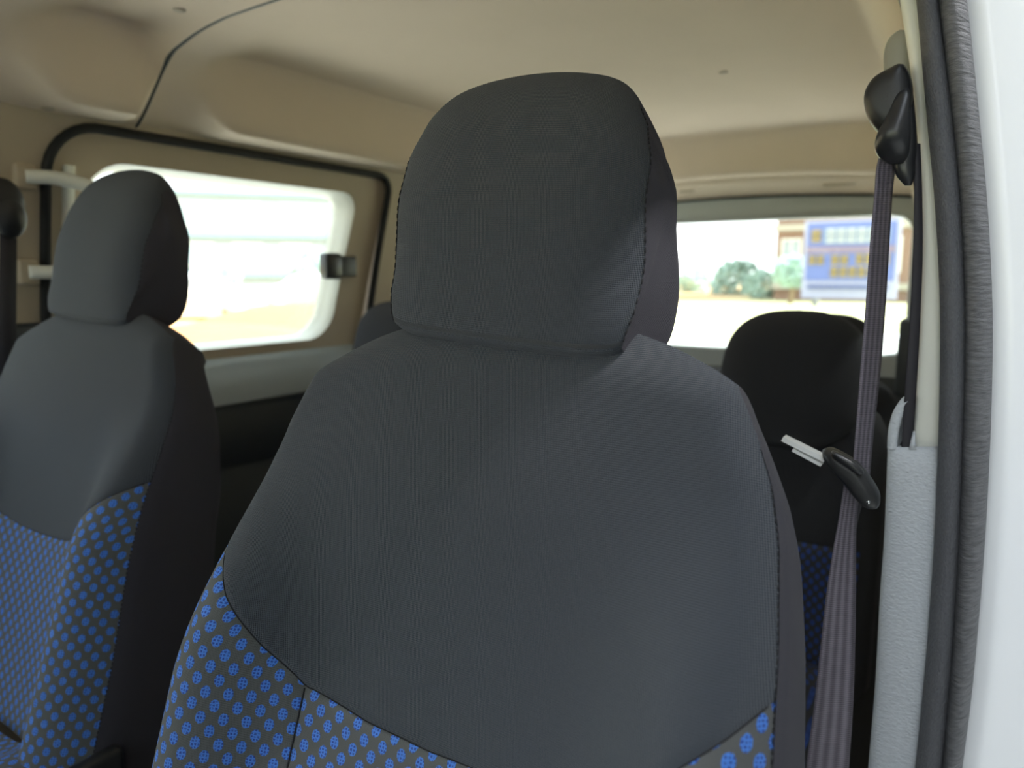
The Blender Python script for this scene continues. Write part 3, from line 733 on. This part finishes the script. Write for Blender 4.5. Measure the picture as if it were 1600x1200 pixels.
# ------------------------------------------------------------------ rear rows
def slab(mb, x0, x1, z0, z1, T, r, yb, lean_=.20, crown=.012, n=30, m=24, bulge=None):
    """upholstered backrest: rounded front, top and sides, leaning back"""
    O = resample(rrect(x0, x1, z0, z1, (.02, r, r, .02), 10), 100); c = O.mean(0); rows = []; ur = []
    for s, k in [(-1, .01), (-1, .5), (-.985, .8), (-.9, .92), (-.6, .98), (0, 1), (.6, .98), (.9, .93), (1, .85), (1, .01)]:
        rows.append([(c[0]+(q[0]-c[0])*(1-(1-k)*(.35 if abs(k) > .6 else 1)), yb+s*T/2+(q[1]-z0)*lean_, c[1]+(q[1]-c[1])*(1-(1-k)*(.6 if k > .6 else 1))) for q in O]); ur.append([(q[0]*k, q[1]*k) for q in O])
    return mb.grid(rows, ur, closed=True)
def soft_headrest(W, H, T, name, mat, parent, off, c, lean_=.2):
    rows = []; ur = []
    prof_v = np.sin(np.linspace(-PI/2, PI/2, 30))
    for s in prof_v:
        v = s*H/2; k = max(0, 1-abs(s)**3.2)**(1/2.6); taper = 1+.06*(-s if s > 0 else .0) - (.10*(-s) if s < 0 else 0)
        row = []; q = []
        for t in np.linspace(0, 2*PI, 40, endpoint=False):
            ct, st_ = math.cos(t), math.sin(t); x = W/2*math.copysign(abs(ct)**.62, ct)*k*taper; y = T/2*math.copysign(abs(st_)**.75, st_)*max(0.02, 1-abs(s)**4)**.5
            row.append((c[0]+x, c[1]+y+v*lean_, c[2]+v)); q.append((x, v))
        rows.append(row); ur.append(q)
    return MB().grid(rows, ur, closed=True).build(name, mat, parent, off=off)
def bench(name, Y, ztop, hx, label, hz, W=(-1.40, -.12), dots=True, HW_=.276, HH=.262):
    off = np.array([-.76, Y, .505]); root = empty(name, off); tag(root, label, 'seat', 'rear bench seats')
    zs = .92
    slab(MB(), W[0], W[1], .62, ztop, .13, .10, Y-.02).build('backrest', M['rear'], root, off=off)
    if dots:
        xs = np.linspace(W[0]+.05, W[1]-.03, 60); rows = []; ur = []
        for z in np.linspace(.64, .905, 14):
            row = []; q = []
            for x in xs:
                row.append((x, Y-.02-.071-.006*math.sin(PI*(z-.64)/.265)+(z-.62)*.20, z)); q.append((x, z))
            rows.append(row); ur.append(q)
        MB().grid(rows, ur).build('dotted_cloth', M['dots_rear_shaded'], root, off=off, solid=.003)
    for x in hx:
        h = soft_headrest(HW_, HH, .10, 'headrest', M['rear'], root, off, (x, Y+.05, hz-HH/2))
        for sg in (-1, 1):
            MB().tube([(x+sg*.05, Y+.03, ztop-.05), (x+sg*.05, Y+.05, hz-HH*.8)], .006, 8).build('headrest_post', M['chrome'], root, off=off)
    slab(MB(), W[0], W[1],   .54, .72, .50, .05, Y-.36, 0).build('seat_cushion', M['dots_rear_shaded'], root, off=off)
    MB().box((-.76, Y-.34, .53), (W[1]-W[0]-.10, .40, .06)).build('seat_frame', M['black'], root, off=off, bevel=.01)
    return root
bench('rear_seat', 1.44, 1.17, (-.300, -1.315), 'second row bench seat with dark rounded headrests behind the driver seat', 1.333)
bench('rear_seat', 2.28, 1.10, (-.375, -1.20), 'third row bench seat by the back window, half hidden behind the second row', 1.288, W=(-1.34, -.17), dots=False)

# ------------------------------------------------------------------ passenger pillar pieces
# grab handle on the far door pillar
hy0, hy1 = .70, .72
def atX(x, y, X):
    r = fw + rt*(x-800)/F - upv*(y-600)/F
    return CAM + r*(X/r[0])
ga = atX(40, 276, -1.44); gb = atX(45, 425, -1.46)
g = empty('grab_handle', ga); tag(g, 'beige grab handle on the far door pillar behind the passenger headrest', 'handle')
GO = np.array(ga)
pth = catmull([ga, ga+np.array([.020, .045, .0]), ga+np.array([.045, .10, -.018]), ga+np.array([.05, .125, -.07]), gb+np.array([.05, .115, .05]), gb+np.array([.04, .085, .008]), gb+np.array([.02, .045, 0]), gb], 50)
MB().tube(pth, .0125, 12).build('grip', M['cream'], g, off=GO)
for q in (ga, gb):
    MB().box(q+np.array([-.006, 0, 0]), (.02, .035, .045)).build('mount', M['beige'], g, off=GO, bevel=.006)
# far belt
p = atX(8, 330, -1.43)
t = empty('seat_belt', p); tag(t, 'black seat belt at the far left edge, on the pillar behind the passenger seat', 'seat belt', 'seat belts'); TO = np.array(p)
rows = []
def ball(c, r, name, mat, parent, off):
    rows = [[(c[0]+r[0]*math.cos(t)*math.sin(f), c[1]+r[1]*math.sin(t)*math.sin(f), c[2]+r[2]*math.cos(f)) for t in np.linspace(0, 2*PI, 20, endpoint=False)] for f in np.linspace(.02, PI-.02, 12)]
    return MB().grid(rows, closed=True).build(name, mat, parent, off=off)
ball(atX(3, 315, -1.41), (.02, .035, .04), 'anchor_cap', M['black'], t, TO)
ball(atX(14, 340, -1.40), (.018, .028, .035), 'belt_loop', M['black'], t, TO)
a = atX(0, 350, -1.40); b = atX(26, 350, -1.40); c_ = atX(-6, 640, -1.40); d_ = atX(24, 640, -1.40)
MB().grid([[a, b], [a*.5+c_*.5, b*.5+d_*.5], [c_, d_]], [[(0, 0), (1, 0)], [(0, .2), (1, .2)], [(0, .4), (1, .4)]]).build('shoulder_webbing', M['web_dark'], t, off=TO, solid=.0015)
# dark lower part of far pillar
lp = MB()
lp.grid([[(XLf(z)+dx, y, z) for y in np.linspace(.58, .765, 8)] for z, dx in ((1.31, .002), (1.30, .012), (1.2, .014), (.9, .016), (.55, .016))])
tag(lp.build('trim_13', M['dark_trim'], off=(XL0, .67, .9), solid=.004), 'dark lower trim of the far door pillar', kind='structure')
lp = MB().grid([[(XLf(z)+dx, y, z) for y, dx in ((.735, .0), (.738, .012), (.752, .012), (.757, 0))] for z in np.linspace(1.05, 1.60, 10)])
tag(lp.build('trim_14', M['cream'], off=(XL0, .75, 1.3)), 'narrow cream edge strip along the far door pillar', kind='structure')
# belt bits by the rear bench
cpt = (-1.36, 1.60, 1.33)
t = empty('belt_anchor', cpt); tag(t, 'small pale belt anchor beside the far rear headrest', 'belt anchor')
ball(cpt, (.014, .02, .022), 'anchor_cap', plastic('pale_lilac', (160, 156, 170), .5), t, cpt)
MB().tube([(cpt[0], cpt[1], cpt[2]), (cpt[0]+.01, cpt[1]-.01, cpt[2]-.16)], .006, 8).build('webbing', M['web'], t, off=cpt)
MB().box((XLf(1.43)+.012, 1.72, 1.43), (.03, .07, .20)).build
tbx = MB().box((-.155, 2.36, 1.17), (.07, .10, .22)).build('trim_15', M['dark_trim'], off=(-.155, 2.36, 1.17), bevel=.012)
tag(tbx, 'dark trim box on the driver side wall below the back window', kind='structure')

# ------------------------------------------------------------------ outside
def ground_mat():
    n = N('dusty_ground', .95, .1); t = n.n('ShaderNodeTexCoord').outputs['Object']
    s = n.n('ShaderNodeSeparateXYZ'); n.l(t, s.inputs[0])
    k = n.noise(t, .25, 4); k2 = n.noise(t, .05, 3)
    grass = n.mix(k, lin((150, 152, 112)), lin((186, 182, 148)))
    earth = n.mix(k, lin((176, 138, 96)), lin((204, 172, 132)))
    # bare earth to the side of the van, dry grass behind it
    mr = n.n('ShaderNodeMapRange'); mr.inputs[1].default_value = -14; mr.inputs[2].default_value = -8; mr.inputs[3].default_value = 1; mr.inputs[4].default_value = 0
    n.l(n.mth('ADD', s.outputs[0], n.mth('MULTIPLY', k2, 4)), mr.inputs[0])
    # pale concrete round the van, out of view, added to bounce light inside
    pad = n.n('ShaderNodeMapRange'); pad.inputs[1].default_value = 4.5; pad.inputs[2].default_value = 6.5; pad.inputs[3].default_value = 0; pad.inputs[4].default_value = 1
    d = n.mth('MAXIMUM', n.mth('ABSOLUTE', n.mth('ADD', s.outputs[0], .775)), n.mth('ABSOLUTE', n.mth('MULTIPLY', s.outputs[1], .8)))
    n.l(n.mth('ADD', d, k), pad.inputs[0])
    out_ = n.mix(mr.outputs[0], grass, earth)
    bounce_conc = n.mix(k, lin((214, 212, 204)), lin((232, 230, 224)))
    n.col(n.mix(pad.outputs[0], bounce_conc, out_)); n.bump(k, .5, .05); return n.m
tag(MB().grid([[(x, y, 0) for x in np.linspace(-120, 120, 9)] for y in np.linspace(-60, 180, 9)]).build('ground', ground_mat(), off=(0, 0, 0)), 'pale dusty ground outside the van', kind='structure')
def at_px(x, y, Y): return atY(x, y, Y)
# unseen wall added on the driver's side to keep light off it
pw = MB().box((2.05, -.5, 2.5), (.25, 12.0, 5.0)).build('trim_19', plastic('shade_wall_dark', (74, 76, 74), .9, .4, .002, 60), off=(2.05, -.5, 0), bevel=.01); tag(pw, 'unseen dark wall added to shade the driver side of the van', kind='structure')
# brick building behind, with floors of windows
def building(name, label, x0, x1, Y, h, dep, wall, floors, cols, wcol, band, first=1.0):
    root = empty(name, ((x0+x1)/2, Y+dep/2, 0)); off = np.array(root.location); tag(root, label, 'building')
    MB().box(((x0+x1)/2, Y+dep/2, h/2), (x1-x0, dep, h)).build('wall', wall, root, smooth=False, off=off)
    fh = (h-first)/floors; cw = (x1-x0)/cols
    proto = None; pp = None
    for f in range(floors):
        z = first+f*fh
        MB().box(((x0+x1)/2, Y-.10, z), (x1-x0+.2, .25, .35)).build('floor_band', band, root, smooth=False, off=off)
        for c in range(cols):
            cx = x0+cw*(c+.5); loc = Vector((cx-off[0], Y-.03-off[1], z+fh*.52))
            if proto is None:
                mb = MB(); a, b = cw*.30, fh*.28
                for d in ((-a, 0, .08, 2*b+.08), (a, 0, .08, 2*b+.08), (0, 0, .06, 2*b)): mb.box((d[0], 0, d[1]), (d[2], .12, d[3]))
                for z_ in (-b, b): mb.box((0, 0, z_), (2*a, .12, .08))
                proto = mb.build('window', M['cream'], root, smooth=False); proto.location = loc
                pp = MB().box((0, .02, 0), (2*a, .05, 2*b)).build('pane', wcol, proto, smooth=False)
            else:
                o = proto.copy(); COL.objects.link(o); o.location = loc; q = pp.copy(); COL.objects.link(q); q.parent = o
    MB().box(((x0+x1)/2, Y+dep/2, h+.15), (x1-x0+.4, dep+.4, .3)).build('roof_edge', band, root, smooth=False, off=off)
    return root
YB = 44.0
xa = atY(1212, 400, YB)[0]; xb = atY(1600, 400, YB)[0]
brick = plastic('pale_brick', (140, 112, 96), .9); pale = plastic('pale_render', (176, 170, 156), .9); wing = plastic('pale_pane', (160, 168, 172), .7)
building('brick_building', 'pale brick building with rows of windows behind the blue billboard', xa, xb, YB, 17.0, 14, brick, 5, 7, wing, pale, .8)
# billboard
YS = 36.0
q0 = atY(1258, 345, YS); q1 = atY(1400, 468, YS)
bb = empty('billboard', ((q0[0]+q1[0])/2, YS, 0)); BBO = np.array(bb.location); tag(bb, 'blue and white billboard with yellow lettering on two posts, outside the back window', 'billboard')
W_, H_ = q1[0]-q0[0], q0[2]-q1[2]; X0, Z1 = q0[0], q0[2]
MB().box(((q0[0]+q1[0])/2, YS+.1, (q0[2]+q1[2])/2), (W_, .2, H_)).build('board', plastic('board_blue_white', (158, 160, 186), .6), bb, smooth=False, off=BBO)
blue = plastic('board_blue', (96, 110, 168), .6); yel = plastic('board_yellow', (168, 146, 84), .6); pk = plastic('board_pink', (124, 110, 132), .6)
def sg(x0, x1, z0, z1, m, nm, t=.03): MB().box((X0+W_*(x0+x1)/2, YS-t, Z1-H_*(z0+z1)/2), (W_*(x1-x0), .05+t*.5, H_*(z1-z0))).build(nm, m, bb, smooth=False, off=BBO)
sg(.04, .96, .04, .77, blue, 'blue_field', .02)
sg(.22, .90, .10, .30, plastic('board_sky', (128, 146, 172), .6), 'title_band', .05)
sg(.04, .96, .335, .42, pk, 'text_strip', .05)
def glyphs(x0, x1, z0, z1, k, m, nm):   # blurred block lettering: stroke groups too soft to read
    mb = MB(); w_ = (x1-x0)/k
    for i in range(k):
        a = x0+w_*(i+.12); b = x0+w_*(i+.88)
        for zc in (z0, (z0+z1)/2, z1): mb.box((X0+W_*(a+b)/2, YS-.10, Z1-H_*zc), (W_*(b-a), .05, H_*(z1-z0)*.24))
        for xc in (a+.1*(b-a), (a+b)/2, b-.1*(b-a)): mb.box((X0+W_*xc, YS-.10, Z1-H_*(z0+z1)/2), (W_*(b-a)*.16, .05, H_*(z1-z0)))
    mb.build(nm, m, bb, smooth=False, off=BBO)
glyphs(.07, .20, .14, .26, 1, yel, 'emblem'); 
white = plastic('board_white', (186, 188, 192), .6)
glyphs(.24, .88, .13, .27, 6, white, 'title_lettering')
glyphs(.06, .24, .46, .55, 2, yel, 'lettering'); glyphs(.30, .50, .46, .55, 2, yel, 'lettering'); glyphs(.56, .92, .45, .55, 4, yel, 'lettering')
glyphs(.30, .78, .61, .71, 5, yel, 'lettering'); glyphs(.06, .92, .83, .87, 16, blue, 'small_lettering')
for f in (.15, .85): MB().box((X0+W_*f, YS+.3, Z1*.45), (.25, .25, Z1*.9)).build('post', plastic('post_grey', (150, 150, 150), .6), bb, smooth=False, off=BBO)
# trees
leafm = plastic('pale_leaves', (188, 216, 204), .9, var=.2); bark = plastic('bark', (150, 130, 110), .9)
def tree(x, y, h, r, label, group, seed, lm=leafm, cat='tree', nm='tree'):
    rnd = random.Random(seed); root = empty(nm, (x, y, 0)); tag(root, label, cat, group); off = (x, y, 0)
    MB().tube([(x, y, 0), (x+.05*h, y, h*.35), (x, y, h*.6)], [.05*h, .04*h, .02*h], 8).build('trunk', bark, root, off=off)
    vs_, fs = [], []
    for k in range(900):
        th, ph, q = rnd.uniform(0, 2*PI), math.acos(rnd.uniform(-1, 1)), rnd.uniform(.55, 1)**.5
        lump = 1+.25*math.sin(3*th+seed)*math.sin(2*ph)
        c = np.array([x+r*q*lump*math.sin(ph)*math.cos(th), y+r*q*lump*math.sin(ph)*math.sin(th), h-r*.9+r*.9*q*math.cos(ph)])
        s = r*.16; a = np.array([rnd.gauss(0, 1) for _ in range(3)]); a /= np.linalg.norm(a); b = np.cross(a, [rnd.gauss(0, 1) for _ in range(3)]); b /= np.linalg.norm(b)
        o = len(vs_); vs_ += [c-a*s, c+b*s*.5, c+a*s, c-b*s*.5]; fs.append((o, o+1, o+2, o+3))
    o = MB().add(vs_, fs).build('foliage', lm, root, smooth=False, off=off); o['kind'] = 'stuff'
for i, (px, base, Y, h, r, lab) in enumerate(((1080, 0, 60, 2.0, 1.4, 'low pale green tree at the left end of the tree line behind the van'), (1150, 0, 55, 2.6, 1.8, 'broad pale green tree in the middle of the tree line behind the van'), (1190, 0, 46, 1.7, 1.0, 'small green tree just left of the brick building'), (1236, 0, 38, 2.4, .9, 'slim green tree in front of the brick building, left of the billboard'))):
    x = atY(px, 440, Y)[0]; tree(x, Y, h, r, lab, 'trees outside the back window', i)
# low bushes with white blossom just behind the van
bl = plastic('white_blossom', (250, 250, 245), .8)
for i, (px, Y, h, r, lab) in enumerate(((1075, 7.0, .62, .30, 'low white blossoming bush behind the van, left one'), (1112, 6.4, .85, .34, 'taller white blossoming bush behind the van, right one'))):
    x = atY(px, 500, Y)[0]; tree(x, Y, h, r, lab, 'white bushes', 20+i, bl, 'bush', 'bush')
# pale car behind the van
def car(x, y, rz, label, col, nm='parked_car'):
    root = empty(nm, (x, y, 0)); tag(root, label, 'car', 'parked cars'); root.rotation_euler = (0, 0, rz)
    prof = catmull([(-2.1, .45), (-2.15, .75), (-1.95, .95), (-1.2, 1.02), (-.6, 1.40), (.5, 1.45), (1.25, 1.08), (1.95, 1.0), (2.15, .75), (2.1, .42), (0, .30)], 60, True)
    rows = [[(a*k1, yy, .3+(b-.3)*k2) for a, b in prof] for yy, k1, k2 in ((-.86, .97, .9), (-.80, 1, .98), (-.4, 1.01, 1), (.4, 1.01, 1), (.80, 1, .98), (.86, .97, .9))]
    mb = MB().grid(rows, closed=True)
    for r in (rows[0], rows[-1]): mb.add(r, [tuple(range(len(r)))])
    mb.build('body', col, root)
    for sy in (-.865, .865):
        MB().add([(-1.0, sy, 1.0), (-.55, sy, 1.30), (.45, sy, 1.32), (1.0, sy, 1.02)], [(0, 1, 2, 3)]).build('side_glass', wing, root, smooth=False, solid=.01)
        for sx_ in (-1.3, 1.3):
            MB().tube([(sx_, sy-.08, .32), (sx_, sy+.08, .32)], .32, 20).build('wheel', M['wheel'], root)
carw = plastic('car_white', (244, 246, 248), .3); carb = plastic('car_pale_blue', (210, 224, 236), .3)
x = atY(1388, 530, 7.0)[0]; lo_b = empty('planter_box', (x, 7.1, 0)); tag(lo_b, 'low white planter box standing on the ground behind the van, below the billboard', 'planter')
MB().box((0, 0, .42), (.42, .42, .84)).build('box', M['body'], lo_b, bevel=.02); MB().box((0, 0, .86), (.50, .50, .06)).build('rim', M['body'], lo_b, bevel=.01)
# left window view: pale office block, car, shrubs, earth bank
def dirpt(px, dist):    # ground point in the direction of a picture column, so many metres away
    r = fw + rt*(px-800)/F; r = np.array([r[0], r[1]]); r /= np.linalg.norm(r); return r*dist
c0 = dirpt(230, 70); c1 = dirpt(620, 70)
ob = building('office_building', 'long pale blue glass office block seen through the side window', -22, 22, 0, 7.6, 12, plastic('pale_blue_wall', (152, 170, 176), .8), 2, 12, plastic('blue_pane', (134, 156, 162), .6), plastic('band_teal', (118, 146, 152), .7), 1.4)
mid = (c0+c1)/2; ang = math.atan2(mid[1], mid[0])-PI/2
ob.location = (mid[0], mid[1], 0); ob.rotation_euler = (0, 0, ang)
bm_ = plastic('orange_earth', (170, 118, 74), .95, .5, .05, 3)
for i, (px, dist, lab) in enumerate(((335, 13, 'sandy earth mound beyond the side window, nearest the passenger headrest'), (470, 22, 'sandy earth mound beyond the side window, toward the window latch'))):
    q = dirpt(px, dist); rows = []
    for r in np.linspace(0, 1, 10):
        rows.append([(q[0]+3.2*r*math.cos(t)*(1+.12*math.sin(3*t+i)), q[1]+3.2*r*math.sin(t)*(1+.12*math.cos(2*t)), .62*(1-r*r)**1.3+.05*math.sin(7*t)*r*(1-r)) for t in np.linspace(0, 2*PI, 30, endpoint=False)])
    tag(MB().grid(rows, closed=True).build('earth_mound', bm_, off=(q[0], q[1], 0)), lab, 'mound', 'earth mounds')
q = dirpt(305, 26); car(q[0], q[1], ang+.15, 'white parked car seen through the side window beside the passenger headrest', carw)
q = dirpt(490, 31); car(q[0], q[1], ang, 'pale blue parked car seen through the side window near the latch', carb)
q = dirpt(345, 34); tree(q[0], q[1], 1.9, 1.0, 'round green shrub in the middle of the side window view', 'trees outside the side window', 31)
q = dirpt(490, 40); tree(q[0], q[1], 2.4, 1.1, 'green shrub near the right edge of the side window view', 'trees outside the side window', 37)
